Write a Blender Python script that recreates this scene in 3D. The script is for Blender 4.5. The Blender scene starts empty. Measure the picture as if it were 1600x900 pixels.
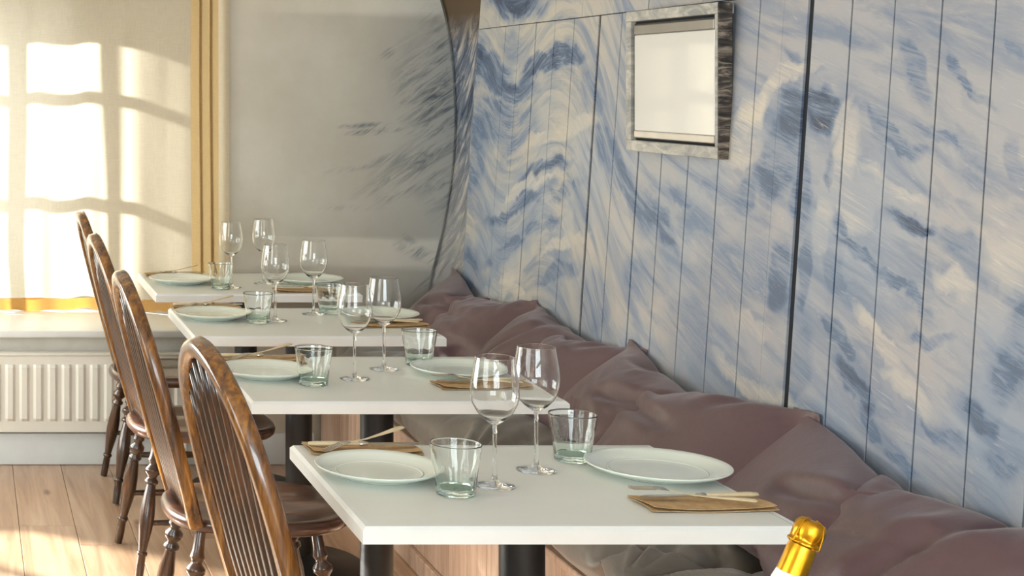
import bpy, bmesh, math, random
from mathutils import Vector, Matrix, Quaternion
from mathutils import noise as mnoise
R = random.Random(7)
sc = bpy.context.scene
COL = sc.collection

# ------------------------------------------------------------------ camera
F = 2450.0                 # focal length in pixels of the 1600 px wide frame
VX, VY = -48.0, 132.0      # vanishing point of the room's long axis
CZ = 1.50                  # eye height
cam_d = bpy.data.cameras.new('camera')
cam = bpy.data.objects.new('camera', cam_d); COL.objects.link(cam)
cam.location = (0, 0, CZ); cam.rotation_euler = (math.pi/2, 0, 0)
cam_d.sensor_width = 36.0; cam_d.lens = 36.0*F/1600
cam_d.shift_x = (800-VX)/1600; cam_d.shift_y = -(450-VY)/1600
cam_d.clip_start = 0.05; cam_d.clip_end = 100
cam_d.dof.use_dof = False
sc.camera = cam

# ------------------------------------------------------------------ world and lights
w = bpy.data.worlds.new('sky'); sc.world = w; w.use_nodes = True
bg = w.node_tree.nodes['Background']
bg.inputs[0].default_value = (0.93, 0.97, 1.0, 1); bg.inputs[1].default_value = 2.2
SX, SZ = 1.30, 0.58        # sun travels (+SX, -1, -SZ): low sun from beyond the far left corner
sun_d = bpy.data.lights.new('sun', 'SUN'); sun = bpy.data.objects.new('sun', sun_d); COL.objects.link(sun)
sun.rotation_euler = Vector((SX, -1, -SZ)).to_track_quat('-Z', 'Y').to_euler()
sun_d.energy = 23.0; sun_d.color = (1.0, 0.96, 0.90); sun_d.angle = math.radians(1.8)
def area(name, loc, direction, sx, sy, power, color):
    d = bpy.data.lights.new(name, 'AREA'); d.shape = 'RECTANGLE'; d.size = sx; d.size_y = sy
    d.energy = power; d.color = color
    o = bpy.data.objects.new(name, d); COL.objects.link(o); o.location = loc
    o.rotation_euler = Vector(direction).to_track_quat('-Z', 'Y').to_euler(); return o
# daylight entering the windows of the left wall and the street front behind the camera
area('daylight_left_far', (-1.95, 5.3, 1.20), (1, -.05, -0.05), 2.5, 1.2, 84, (1.0, 0.98, 0.95))
area('daylight_left_near', (-1.95, 1.6, 1.50), (1, 0, -0.12), 1.7, 1.3, 30, (1.0, 0.99, 0.97))
area('daylight_front', (0.2, -1.50, 1.50), (0.05, 1, -0.04), 2.2, 1.2, 96, (0.84, 0.92, 1.0))
sc.view_settings.view_transform = 'Standard'; sc.view_settings.look = 'None'
sc.view_settings.gamma = 1.0; sc.view_settings.use_curve_mapping = False
sc.view_settings.exposure = 0.38
sc.cycles.max_bounces = 14; sc.cycles.transmission_bounces = 12; sc.cycles.transparent_max_bounces = 16
sc.cycles.glossy_bounces = 6; sc.cycles.diffuse_bounces = 5
sc.cycles.sample_clamp_indirect = 6.0
sc.cycles.use_denoising = True

# ------------------------------------------------------------------ helpers
def at(px, py, z=0.76):
    """point of the horizontal plane z seen at photo pixel (px, py)"""
    D = F*(CZ-z)/(py-VY); return Vector(((px-VX)*D/F, D, z))

def lin(c):
    return tuple(((v/255.0)/12.92 if v/255.0 <= .04045 else ((v/255.0+.055)/1.055)**2.4) for v in c)+(1,)

class MB:
    def __init__(s): s.v = []; s.f = []
    def add(s, vs, fs):
        n = len(s.v); s.v += [tuple(p) for p in vs]; s.f += [tuple(i+n for i in f) for f in fs]; return s
    def box(s, a, b, m=None):
        x0, y0, z0 = a; x1, y1, z1 = b
        vs = [Vector(p) for p in ((x0,y0,z0),(x1,y0,z0),(x1,y1,z0),(x0,y1,z0),(x0,y0,z1),(x1,y0,z1),(x1,y1,z1),(x0,y1,z1))]
        if m: vs = [m @ p for p in vs]
        return s.add(vs, [(0,3,2,1),(4,5,6,7),(0,1,5,4),(1,2,6,5),(2,3,7,6),(3,0,4,7)])
    def bbox(s, a, b, r=0.004, seg=2, m=None):
        bm = bmesh.new(); bmesh.ops.create_cube(bm, size=1)
        for v in bm.verts:
            v.co = Vector([a[i]+(b[i]-a[i])*(v.co[i]+.5) for i in range(3)])
        bmesh.ops.bevel(bm, geom=bm.edges[:], offset=r, segments=seg, profile=.5, affect='EDGES')
        bm.verts.ensure_lookup_table()
        vs = [(m @ v.co if m else v.co.copy()) for v in bm.verts]; fs = [[v.index for v in f.verts] for f in bm.faces]
        bm.free(); return s.add(vs, fs)
    def lathe(s, prof, n=32, m=None, closed=False, rad=None):
        """prof: (r, z) list; rad(angle, r, z) may change r"""
        vs = []; k = len(prof)
        for j in range(n):
            a = 2*math.pi*j/n
            for (r, z) in prof:
                rr = rad(a, r, z) if rad else r
                p = Vector((rr*math.cos(a), rr*math.sin(a), z)); vs.append(m @ p if m else p)
        fs = []
        for j in range(n):
            for i in range(k-1 if not closed else k):
                a0 = j*k+i; a1 = j*k+(i+1) % k; b0 = ((j+1) % n)*k+i; b1 = ((j+1) % n)*k+(i+1) % k
                fs.append((a0, b0, b1, a1))
        return s.add(vs, fs)
    def sweep(s, pts, rads, n=10, up=Vector((0,0,1)), caps=True, squash=1.0):
        """tube with elliptical section; rads = radius or list; squash scales the up-ish axis"""
        pts = [Vector(p) for p in pts]; k = len(pts)
        if not hasattr(rads, '__len__'): rads = [rads]*k
        vs = []
        for i, p in enumerate(pts):
            t = (pts[min(i+1, k-1)]-pts[max(i-1, 0)]).normalized()
            a = t.cross(up)
            if a.length < 1e-4: a = t.cross(Vector((1,0,0)))
            a.normalize(); b = a.cross(t).normalized()
            for j in range(n):
                q = 2*math.pi*j/n
                vs.append(p+rads[i]*(math.cos(q)*a+math.sin(q)*squash*b))
        fs = [(i*n+j, i*n+(j+1) % n, (i+1)*n+(j+1) % n, (i+1)*n+j) for i in range(k-1) for j in range(n)]
        if caps: fs += [tuple(range(n))[::-1], tuple((k-1)*n+j for j in range(n))]
        return s.add(vs, fs)
    def build(s, name, m=None, parent=None, smooth=40, loc=None):
        me = bpy.data.meshes.new(name); me.from_pydata(s.v, [], s.f); me.validate()
        bm = bmesh.new(); bm.from_mesh(me); bmesh.ops.remove_doubles(bm, verts=bm.verts[:], dist=1e-6)
        bmesh.ops.recalc_face_normals(bm, faces=bm.faces[:]); bm.to_mesh(me); bm.free()
        if smooth:
            me.shade_smooth()
            if smooth < 180: me.set_sharp_from_angle(angle=math.radians(smooth))
        if m: me.materials.append(m)
        o = bpy.data.objects.new(name, me); COL.objects.link(o)
        if parent: o.parent = parent
        if loc is not None: o.location = loc
        return o

def tag(o, label=None, cat=None, group=None, kind=None):
    if label: o['label'] = label
    if cat: o['category'] = cat
    if group: o['group'] = group
    if kind: o['kind'] = kind
    return o
def empty(name, loc=(0,0,0), rz=0):
    o = bpy.data.objects.new(name, None); COL.objects.link(o); o.location = loc; o.rotation_euler = (0,0,rz)
    o.empty_display_size = .05; return o
def kids(o): return [c for c in bpy.data.objects if c.parent == o]
def copy_tree(o, parent=None):
    c = o.copy(); COL.objects.link(c)
    if parent: c.parent = parent
    for ch in kids(o): copy_tree(ch, c)
    return c

# ------------------------------------------------------------------ materials
class NT:
    def __init__(s, name):
        s.m = bpy.data.materials.new(name); s.m.use_nodes = True; s.t = s.m.node_tree
        s.p = s.t.nodes['Principled BSDF']; s.out = s.t.nodes['Material Output']
    def n(s, ty, **kw):
        nd = s.t.nodes.new(ty)
        for k, v in kw.items():
            if k.startswith('_'): setattr(nd, k[1:], v)
            else:
                nd.inputs[k.replace('__', ' ')].default_value = v
        return nd
    def l(s, a, b): s.t.links.new(a, b)
    def math(s, op, a, b=None, clamp=False):
        nd = s.t.nodes.new('ShaderNodeMath'); nd.operation = op; nd.use_clamp = clamp
        for i, v in enumerate((a, b)):
            if v is None: continue
            if isinstance(v, (int, float)): nd.inputs[i].default_value = v
            else: s.l(v, nd.inputs[i])
        return nd.outputs[0]
    def mix(s, fac, a, b, blend='MIX'):
        nd = s.t.nodes.new('ShaderNodeMix'); nd.data_type = 'RGBA'; nd.blend_type = blend
        for i, v in ((0, fac), (6, a), (7, b)):
            if isinstance(v, (int, float, tuple)): nd.inputs[i].default_value = v
            else: s.l(v, nd.inputs[i])
        return nd.outputs[2]
    def coords(s, kind='Object', scale=(1,1,1), rot=(0,0,0)):
        tc = s.t.nodes.new('ShaderNodeTexCoord'); mp = s.t.nodes.new('ShaderNodeMapping')
        mp.inputs['Scale'].default_value = scale; mp.inputs['Rotation'].default_value = rot
        s.l(tc.outputs[kind], mp.inputs[0]); return mp.outputs[0]
    def noise(s, vec, scale, detail=4, rough=.55, dist=0):
        nd = s.t.nodes.new('ShaderNodeTexNoise'); nd.inputs['Scale'].default_value = scale
        nd.inputs['Detail'].default_value = detail; nd.inputs['Roughness'].default_value = rough
        nd.inputs['Distortion'].default_value = dist
        if vec is not None: s.l(vec, nd.inputs['Vector'])
        return nd.outputs[0]
    def ramp(s, fac, stops):
        nd = s.t.nodes.new('ShaderNodeValToRGB'); e = nd.color_ramp.elements
        while len(e) < len(stops): e.new(.5)
        for i, (p, c) in enumerate(stops):
            e[i].position = p; e[i].color = c if len(c) == 4 else tuple(c)+(1,)
        s.l(fac, nd.inputs[0]); return nd.outputs[0]
    def rng(s, v, a, b, c=0.0, d=1.0):
        nd = s.t.nodes.new('ShaderNodeMapRange'); nd.inputs[1].default_value = a; nd.inputs[2].default_value = b
        nd.inputs[3].default_value = c; nd.inputs[4].default_value = d; s.l(v, nd.inputs[0]); return nd.outputs[0]
    def bump(s, h, strength=.2, dist=.002):
        b = s.t.nodes.new('ShaderNodeBump'); b.inputs['Strength'].default_value = strength
        b.inputs['Distance'].default_value = dist; s.l(h, b.inputs['Height']); s.l(b.outputs[0], s.p.inputs['Normal'])
    def set(s, **kw):
        for k, v in kw.items(): s.p.inputs[k.replace('__', ' ')].default_value = v
        return s

def simple(name, rgb, rough=.5, metal=0, var=.04, scale=12, bump=0, **kw):
    t = NT(name); c = lin(rgb)
    v = t.noise(t.coords('Object'), scale, 4)
    dark = tuple(x*(1-var*2) for x in c[:3])+(1,); lite = tuple(min(1, x*(1+var)) for x in c[:3])+(1,)
    t.l(t.ramp(v, [(.3, dark), (.7, lite)]), t.p.inputs['Base Color'])
    t.set(Roughness=rough, Metallic=metal, **kw)
    if bump: t.bump(t.noise(t.coords('Object'), 300, 3), bump, .001)
    return t.m

M = {}
M['tabletop'] = simple('white_table_paint', (224,226,220), .36, var=.02, scale=5)
M['white_paint'] = simple('white_gloss_paint', (228,230,228), .35, var=.015)
M['plinth'] = simple('bluish_white_paint', (224,231,233), .4, var=.03, scale=6)
M['radiator'] = simple('radiator_enamel', (226,224,214), .35, var=.01)
M['black'] = simple('black_powder_coat', (13,13,14), .5, var=.1)
M['ceramic'] = simple('pale_ceramic', (228,236,226), .12, var=.01, Coat__Weight=.4)
M['steel'] = simple('cutlery_steel', (205,200,190), .18, 1, var=.02)
M['handle'] = simple('cutlery_bone_handle', (214,196,160), .3, var=.06, scale=40)
M['ceiling'] = simple('ceiling_paint', (225,222,214), .8)
M['dark_gap'] = simple('dark_gap', (22,26,34), .9)
M['wallpaint'] = simple('side_wall_paint', (206,202,192), .8)

def kraft():
    t = NT('kraft_paper'); n = t.noise(t.coords('Object'), 60, 6, .7)
    t.l(t.ramp(n, [(.3, lin((168,134,92))), (.7, lin((200,168,122)))]), t.p.inputs['Base Color'])
    t.set(Roughness=.85); t.bump(n, .25, .001); return t.m
M['kraft'] = kraft()

def wood(name, dark, mid, lite, rough=.25, coat=.6, axis='z', sc_=1.0, coords='Object'):
    t = NT(name)
    s = {'z': (22,22,1.6), 'x': (1.6,22,22), 'y': (22,1.6,22)}[axis]
    v = t.coords(coords, tuple(k*sc_ for k in s))
    oi = t.n('ShaderNodeObjectInfo')
    va = t.n('ShaderNodeVectorMath', _operation='ADD'); t.l(v, va.inputs[0])
    vm = t.n('ShaderNodeVectorMath', _operation='SCALE'); vm.inputs[0].default_value = (13, 7, 5); t.l(oi.outputs['Random'], vm.inputs['Scale'])
    t.l(vm.outputs[0], va.inputs[1])
    n = t.noise(va.outputs[0], 1.6, 6, .6, .8)
    n2 = t.noise(va.outputs[0], 6, 3, .5)
    f = t.math('ADD', t.math('MULTIPLY', n, .75), t.math('MULTIPLY', n2, .25))
    c = t.ramp(f, [(.34, dark), (.5, mid), (.66, lite)])
    t.l(c, t.p.inputs['Base Color']); t.set(Roughness=rough, Coat__Weight=coat, Coat__Roughness=.12)
    t.bump(f, .12, .001); return t.m
M['chair_dark'] = wood('dark_varnished_elm', lin((24,13,6)), lin((56,32,14)), lin((92,56,25)), .3, .6)
M['chair_seat'] = wood('polished_seat_wood', lin((38,20,12)), lin((66,38,25)), lin((96,60,40)), .28, .5, 'x')
M['chair_bow'] = wood('golden_brown_bent_wood', lin((48,26,6)), lin((104,64,18)), lin((156,104,36)), .25, .7)
M['pine'] = wood('pine_boards', lin((178,144,120)), lin((200,168,144)), lin((214,186,164)), .55, .05, 'z')

def floor_mat():
    t = NT('oak_floor_board')
    tc = t.n('ShaderNodeTexCoord'); oi = t.n('ShaderNodeObjectInfo')
    mp = t.n('ShaderNodeMapping'); mp.inputs['Scale'].default_value = (14, .9, 14); t.l(tc.outputs['Object'], mp.inputs[0])
    vm = t.n('ShaderNodeVectorMath', _operation='SCALE'); vm.inputs[0].default_value = (31, 17, 0); t.l(oi.outputs['Random'], vm.inputs['Scale'])
    va = t.n('ShaderNodeVectorMath', _operation='ADD'); t.l(mp.outputs[0], va.inputs[0]); t.l(vm.outputs[0], va.inputs[1])
    n = t.noise(va.outputs[0], 1.3, 7, .6, 1.2)
    c = t.ramp(n, [(.3, lin((158,124,96))), (.5, lin((184,150,120))), (.7, lin((202,172,144)))])
    # a few knots
    mk = t.n('ShaderNodeMapping'); mk.inputs['Scale'].default_value = (5.2, 1.7, 1); t.l(tc.outputs['Object'], mk.inputs[0])
    vk = t.n('ShaderNodeVectorMath', _operation='ADD'); t.l(mk.outputs[0], vk.inputs[0]); t.l(vm.outputs[0], vk.inputs[1])
    vo = t.n('ShaderNodeTexVoronoi'); vo.inputs['Scale'].default_value = 1.0; t.l(vk.outputs[0], vo.inputs['Vector'])
    kf = t.rng(vo.outputs['Distance'], .03, .09, .75, 0)
    c = t.mix(kf, c, lin((110,76,52)))
    b = t.rng(oi.outputs['Random'], 0, 1, .9, 1.06)
    hs = t.n('ShaderNodeHueSaturation'); t.l(b, hs.inputs['Value']); t.l(c, hs.inputs['Color'])
    t.l(hs.outputs[0], t.p.inputs['Base Color'])
    t.set(Roughness=.36, Coat__Weight=.35, Coat__Roughness=.22); t.bump(n, .15, .001); return t.m
M['floor'] = floor_mat()

def fabric(name, rgb, rough=.75, sheen=.3, sheen_tint=(1,1,1,1), weave=900, var=.05):
    t = NT(name); c = lin(rgb)
    n = t.noise(t.coords('Object'), 6, 5)
    t.l(t.ramp(n, [(.3, tuple(x*(1-var*2) for x in c[:3])+(1,)), (.7, tuple(x*(1+var) for x in c[:3])+(1,))]), t.p.inputs['Base Color'])
    t.set(Roughness=rough, Sheen__Weight=sheen, Sheen__Roughness=.4, Sheen__Tint=sheen_tint)
    w1 = t.noise(t.coords('Object', (1, 1, 1)), weave, 2)
    w2 = t.noise(t.coords('Object'), 22, 4, .6)
    t.bump(t.math('ADD', t.math('MULTIPLY', w1, .12), w2), .35, .004); return t.m
M['mauve'] = fabric('mauve_brown_satin', (92,69,73), .33, .2, (1,.9,.9,1))
M['greyseat'] = fabric('warm_grey_seat_fabric', (116,110,102), .42, .25)

def curtain_mat(name, col, tcol, tw):
    t = NT(name); t.t.nodes.remove(t.p)
    n = t.noise(t.coords('Object', (60, 60, 4)), 6, 4, .6)
    n2 = t.noise(t.coords('Object', (4, 4, 60)), 6, 3, .6)
    f = t.math('MULTIPLY', t.math('ADD', n, n2), .5)
    c = t.mix(t.rng(f, .3, .7), tuple(x*.86 for x in col[:3])+(1,), col)
    tcn = t.mix(t.rng(f, .3, .7), tuple(x*.82 for x in tcol[:3])+(1,), tcol)
    d = t.n('ShaderNodeBsdfDiffuse'); t.l(c, d.inputs['Color'])
    tr = t.n('ShaderNodeBsdfTranslucent'); t.l(tcn, tr.inputs['Color'])
    mx = t.n('ShaderNodeMixShader'); mx.inputs[0].default_value = tw
    t.l(d.outputs[0], mx.inputs[1]); t.l(tr.outputs[0], mx.inputs[2]); t.l(mx.outputs[0], t.out.inputs[0]); return t.m
M['curtain'] = curtain_mat('sheer_linen', lin((214,205,188)), lin((226,214,192)), .55)
M['hem'] = curtain_mat('doubled_linen_hem', lin((206,168,112)), lin((190,132,62)), .5)
M['edge_highlight'] = curtain_mat('edge_highlight_cloth', lin((222,212,190)), lin((220,206,176)), .4)  # paler cloth colour, a highlight painted along the curtain's edge
M['curtain_edge'] = curtain_mat('gathered_linen', lin((206,180,134)), lin((196,156,100)), .35)

def glass(name, col, ior=1.45, rough=0.0, shadow=.0):
    t = NT(name); t.set(Base__Color=col, Roughness=rough, IOR=ior, Transmission__Weight=1.0); return t.m
M['glass'] = glass('clear_wine_glass', (.985,.99,.985,1))
def tumbler_glass():
    t = NT('greenish_tumbler_glass'); tc = t.n('ShaderNodeTexCoord'); sp = t.n('ShaderNodeSeparateXYZ'); t.l(tc.outputs['Object'], sp.inputs[0])
    t.l(t.ramp(t.rng(sp.outputs['Z'], 0, .06), [(0, (.74,.92,.83,1)), (.2, (.84,.95,.89,1)), (.6, (.965,.99,.975,1))]), t.p.inputs['Base Color'])
    t.set(Roughness=0.0, IOR=1.47, Transmission__Weight=1.0); return t.m
M['green_glass'] = tumbler_glass()
def pane_mat():
    t = NT('window_glass'); t.t.nodes.remove(t.p)
    tr = t.n('ShaderNodeBsdfTransparent'); tr.inputs[0].default_value = (.95,.97,.96,1)
    g = t.n('ShaderNodeBsdfGlossy'); g.inputs['Roughness'].default_value = .02
    mx = t.n('ShaderNodeMixShader'); mx.inputs[0].default_value = .07; t.l(tr.outputs[0], mx.inputs[1]); t.l(g.outputs[0], mx.inputs[2])
    t.l(mx.outputs[0], t.out.inputs[0]); return t.m
M['pane'] = pane_mat()

# ------------------------------------------------------------------ leaning right wall: geometry of its surface
def wx(D, z): return 1.776+.0237*(D-2.64)+.066*(z-.78)
def wallpt(D, z, off=0.0): return Vector((wx(D, z)-off, D, z))
def D_of(px): return 4314.0/(px-18.8)            # where the line through (px, 0) stands on the wall
def wall_at(px, py):
    """(D, z) on the leaning wall seen at a photo pixel"""
    D = 4.0
    for _ in range(30):
        z = CZ-(py-VY)*D/F; D = F*wx(D, z)/(px-VX)
    return D, CZ-(py-VY)*D/F

# mural: painted sea, laid out on the wall (world Y and Z)
def blob_sum(t, vec, blobs):
    """sum of soft elliptical brush areas; blobs = (y, z, ry, rz, angle, strength)"""
    acc = None
    for (y, z, ry, rz, an, st) in blobs:
        mp = t.n('ShaderNodeMapping', _vector_type='TEXTURE')
        mp.inputs['Location'].default_value = (y, z, 0); mp.inputs['Rotation'].default_value = (0, 0, an)
        mp.inputs['Scale'].default_value = (ry, rz, 1); t.l(vec, mp.inputs[0])
        ln = t.n('ShaderNodeVectorMath', _operation='LENGTH'); t.l(mp.outputs[0], ln.inputs[0])
        v = t.rng(ln.outputs['Value'], .65, 1.25, st, 0)
        acc = v if acc is None else t.math('MAXIMUM', acc, v)
    return acc

def px_blob(px, py, a, b, deg, st):
    """an ellipse drawn on the photo (semi axes a, b px; deg clockwise from +x) carried on to the wall plane"""
    D, z = wall_at(px, py)
    D2, z2 = wall_at(px+a*math.cos(math.radians(deg)), py+a*math.sin(math.radians(deg)))
    D3, z3 = wall_at(px-b*math.sin(math.radians(deg)), py+b*math.cos(math.radians(deg)))
    ax = Vector((D2-D, z2-z)); bx_ = Vector((D3-D, z3-z))
    area_ = abs(ax.x*bx_.y-ax.y*bx_.x)
    # principal axes of the mapped ellipse
    import numpy as np
    U, S, Vt = np.linalg.svd(np.array([[ax.x, bx_.x], [ax.y, bx_.y]]))
    return (D, z, float(S[0]), max(float(S[1]), .008), math.atan2(U[1, 0], U[0, 0]), st)

BLUE = [(805,6,52,22,0,.85),(735,95,26,42,0,.95),(765,112,34,30,20,.75),(802,138,42,20,10,.8),(846,104,46,18,-32,.85),(886,84,34,16,10,.7),
 (770,185,44,40,0,.55),(812,205,34,44,0,.45),(738,250,22,70,0,.55),(925,135,16,46,-20,.45),(948,225,16,60,-14,.5),(985,300,18,80,-24,.6),
 (850,272,44,14,-24,.8),(800,330,56,12,-24,.72),(882,300,36,12,-20,.45),(846,352,34,10,-18,.5),(790,395,54,12,-30,.5),(870,430,44,16,-20,.5),
 (730,425,26,40,0,.55),(905,330,14,50,-10,.4),(1028,345,16,70,-30,.62),(1062,300,34,16,40,.45),(1100,345,46,26,25,.4),(1010,440,50,40,50,.42),
 (930,470,26,60,0,.45),(1130,300,34,20,30,.42),(1150,420,60,70,40,.4),(1070,500,50,50,0,.35),
 (1232,196,26,62,8,.72),(1278,176,34,26,25,.85),(1204,262,24,52,10,.66),(1252,300,20,70,4,.6),(1215,428,24,66,0,.62),(1180,340,28,30,0,.4),(1215,245,44,66,14,.62),(1160,300,20,50,20,.45),
 (1306,262,9,34,0,.7),(1256,420,12,90,4,.55),(1300,440,18,60,-8,.42),
 (1345,265,9,20,0,.5),(1420,346,48,16,25,.85),(1342,402,60,14,42,.7),(1318,350,10,24,-10,.6),(1370,330,10,24,-10,.5),(1430,115,60,16,62,.5),
 (1400,205,64,14,38,.55),(1250,110,40,12,32,.45),(1500,110,50,12,50,.6),(1545,150,40,10,50,.5),(1470,215,60,12,40,.5),(1385,440,36,10,35,.55),
 (1430,470,50,14,40,.45),(1336,600,66,16,50,.75),(1306,530,50,12,48,.55),(1366,660,40,12,48,.5),(1455,520,34,12,10,.55),(1530,300,50,26,30,.35),
 (1570,570,34,56,20,.6),(1530,640,50,20,50,.65),(1590,520,24,50,0,.6),(1590,260,16,40,0,.4),(1500,400,60,20,38,.4),(1480,660,60,16,48,.5),
 (1250,560,20,80,5,.42),(1560,720,50,16,45,.55),(1420,720,46,12,45,.5),(1120,560,70,40,40,.35),(1590,60,30,12,50,.4),(1330,60,40,14,35,.35)]
CREAM = [(1165,190,60,16,-52,1.0),(1230,130,46,13,-20,.9),(1318,190,10,30,25,.35),(1330,250,24,58,5,.6),(1345,320,30,40,0,.7),(1150,235,30,16,-20,.7),(1040,150,50,60,0,.3),(900,195,34,12,-30,.6),(820,300,60,10,-28,.6),
 (780,450,40,16,-35,.8),(820,470,50,9,40,.75),(880,380,40,10,-20,.6),(1175,490,40,12,30,.4),(1290,330,14,60,10,.5),(1400,280,60,12,38,.55),
 (1370,520,60,10,45,.6),(1500,460,70,14,38,.5),(1180,590,80,16,30,.7),(1430,600,60,16,44,.55),(1570,420,50,40,0,.5),(850,220,60,9,-20,.5)]

def mural_mat(Dlo, Dhi, zlo=-1, zhi=9):
    t = NT('sea_mural_paint')
    g = t.n('ShaderNodeNewGeometry'); sp = t.n('ShaderNodeSeparateXYZ'); t.l(g.outputs['Position'], sp.inputs[0])
    cb = t.n('ShaderNodeCombineXYZ'); t.l(sp.outputs['Y'], cb.inputs[0]); t.l(sp.outputs['Z'], cb.inputs[1])
    uv = cb.outputs[0]
    def warp(vec, scale, amt, detail=3):
        nz = t.n('ShaderNodeTexNoise'); nz.inputs['Scale'].default_value = scale; nz.inputs['Detail'].default_value = detail; t.l(vec, nz.inputs['Vector'])
        s1 = t.n('ShaderNodeVectorMath', _operation='SUBTRACT'); t.l(nz.outputs['Color'], s1.inputs[0]); s1.inputs[1].default_value = (.5,.5,.5)
        s2 = t.n('ShaderNodeVectorMath', _operation='SCALE'); t.l(s1.outputs[0], s2.inputs[0]); s2.inputs['Scale'].default_value = amt
        s3 = t.n('ShaderNodeVectorMath', _operation='ADD'); t.l(vec, s3.inputs[0]); t.l(s2.outputs[0], s3.inputs[1]); return s3.outputs[0]
    # brush direction: level curves of z - h(D); h follows the swell on the left and a steady slope on the right
    cv = t.n('ShaderNodeFloatCurve'); t.l(t.rng(sp.outputs['Y'], 2.0, 6.2), cv.inputs['Value'])
    pts = [(wall_at(px, py)) for px, py in ((751,80),(800,140),(880,74),(930,150),(985,300),(1100,430),(1240,560),(1400,700),(1600,880))]
    pts = sorted([((D-2.0)/4.2, (z+0.2)/2.4) for D, z in pts])
    c = cv.mapping.curves[0]
    for i in range(2): c.points[i].location = (0, pts[0][1]-.05) if i == 0 else (1, pts[-1][1])
    for p in pts: c.points.new(p[0], p[1])
    cv.mapping.update()
    h = t.math('SUBTRACT', t.math('MULTIPLY', cv.outputs[0], 2.4), .2)
    across = t.math('SUBTRACT', sp.outputs['Z'], h)
    fl = t.n('ShaderNodeCombineXYZ'); t.l(t.math('MULTIPLY', sp.outputs['Y'], 2.2), fl.inputs[0]); t.l(t.math('MULTIPLY', across, 13), fl.inputs[1])
    flow = warp(fl.outputs[0], .5, 1.4)
    st1 = t.noise(flow, 1.2, 6, .62, .6)          # long brush streaks
    fl2 = t.n('ShaderNodeVectorMath', _operation='MULTIPLY'); t.l(flow, fl2.inputs[0]); fl2.inputs[1].default_value = (3.6, 9.0, 1)
    st2 = t.noise(fl2.outputs[0], 1.6, 5, .7, .3)  # bristle marks
    patch = t.noise(warp(uv, 2, .3), 2.6, 4, .6)
    base_r = t.math('MULTIPLY', t.rng(sp.outputs['Z'], 1.75, .75), 1.0, True)
    # ground tint: warm cream top/left, grey lilac on the right, pale steel blue low down
    leftness = t.rng(sp.outputs['Y'], 3.6, 5.2)
    warm = t.mix(leftness, lin((166,162,162)), lin((184,176,160)))
    cool = lin((140,153,170))
    ground = t.mix(t.math('MULTIPLY', t.rng(patch, .35, .62), t.math('ADD', t.math('MULTIPLY', base_r, .75), .2), True), warm, cool)
    wuv = warp(warp(uv, 3.2, .15, 4), 14, .07, 5)
    def near(b): rr = 1.35*b[2]+.10; return b[0]+rr > Dlo and b[0]-rr < Dhi and b[1]+rr > zlo and b[1]-rr < zhi
    far_ = (-50, 0, .01, .01, 0, 0)
    blue = blob_sum(t, wuv, [b for b in BLUE_W if near(b)] or [far_])
    cream = blob_sum(t, wuv, [b for b in CREAM_W if near(b)] or [far_])
    ragged = t.rng(t.math('ADD', t.math('MULTIPLY', st1, .6), t.math('MULTIPLY', st2, .4)), .43, .56)
    soft = t.rng(st1, .44, .66)
    bl = t.math('MULTIPLY', blue, t.math('ADD', t.math('MULTIPLY', ragged, .75), .38), True)
    bl = t.math('MAXIMUM', bl, t.math('MULTIPLY', soft, .40))
    bl = t.math('SUBTRACT', bl, t.math('MULTIPLY', cream, .55), True)
    col = t.mix(t.rng(bl, 0, .5), ground, lin((104,122,147)))
    col = t.mix(t.rng(bl, .42, .95), col, lin((54,68,92)))
    lite = t.math('MULTIPLY', t.rng(st2, .60, .72), .55)
    col = t.mix(lite, col, lin((198,194,188)))
    col = t.mix(t.math('MULTIPLY', cream, t.math('MULTIPLY', ragged, .8)), col, lin((206,196,178)))
    t.l(col, t.p.inputs['Base Color']); t.set(Roughness=.5)
    t.bump(t.math('ADD', st2, t.math('MULTIPLY', st1, .5)), .25, .002)
    return t.m
BLUE_W = [px_blob(*b) for b in BLUE]; CREAM_W = [px_blob(*b) for b in CREAM]
# one and the same painting; each stretch of boards only carries the brush areas that reach it
CUTS = [(0,2.7),(2.7,2.95),(2.95,3.25),(3.25,3.5),(3.5,3.85),(3.85,4.3),(4.3,4.7),(4.7,5.1),(5.1,5.5),(5.5,6.3)]
MURAL = {}
def mural(a, b, z0=-1, z1=9):
    mid = (a+b)/2; k = [c for c in CUTS if c[0] <= mid < c[1]][0]
    if k not in MURAL: MURAL[k] = mural_mat(min(k[0], k[0]-.12), k[1]+.12)
    return MURAL[k]

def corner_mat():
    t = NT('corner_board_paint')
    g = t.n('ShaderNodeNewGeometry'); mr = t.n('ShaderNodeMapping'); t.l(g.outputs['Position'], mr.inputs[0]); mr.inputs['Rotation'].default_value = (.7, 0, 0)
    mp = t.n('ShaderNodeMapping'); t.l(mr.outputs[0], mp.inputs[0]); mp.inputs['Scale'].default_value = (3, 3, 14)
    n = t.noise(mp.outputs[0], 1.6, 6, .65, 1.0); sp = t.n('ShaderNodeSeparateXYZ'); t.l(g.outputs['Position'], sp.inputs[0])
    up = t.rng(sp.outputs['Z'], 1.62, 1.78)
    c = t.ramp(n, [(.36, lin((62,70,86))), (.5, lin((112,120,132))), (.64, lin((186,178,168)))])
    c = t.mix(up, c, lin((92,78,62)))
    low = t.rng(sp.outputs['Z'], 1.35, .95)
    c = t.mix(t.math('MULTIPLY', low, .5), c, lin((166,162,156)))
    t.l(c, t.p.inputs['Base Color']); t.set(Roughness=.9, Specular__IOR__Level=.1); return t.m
M['corner'] = corner_mat()

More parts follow.
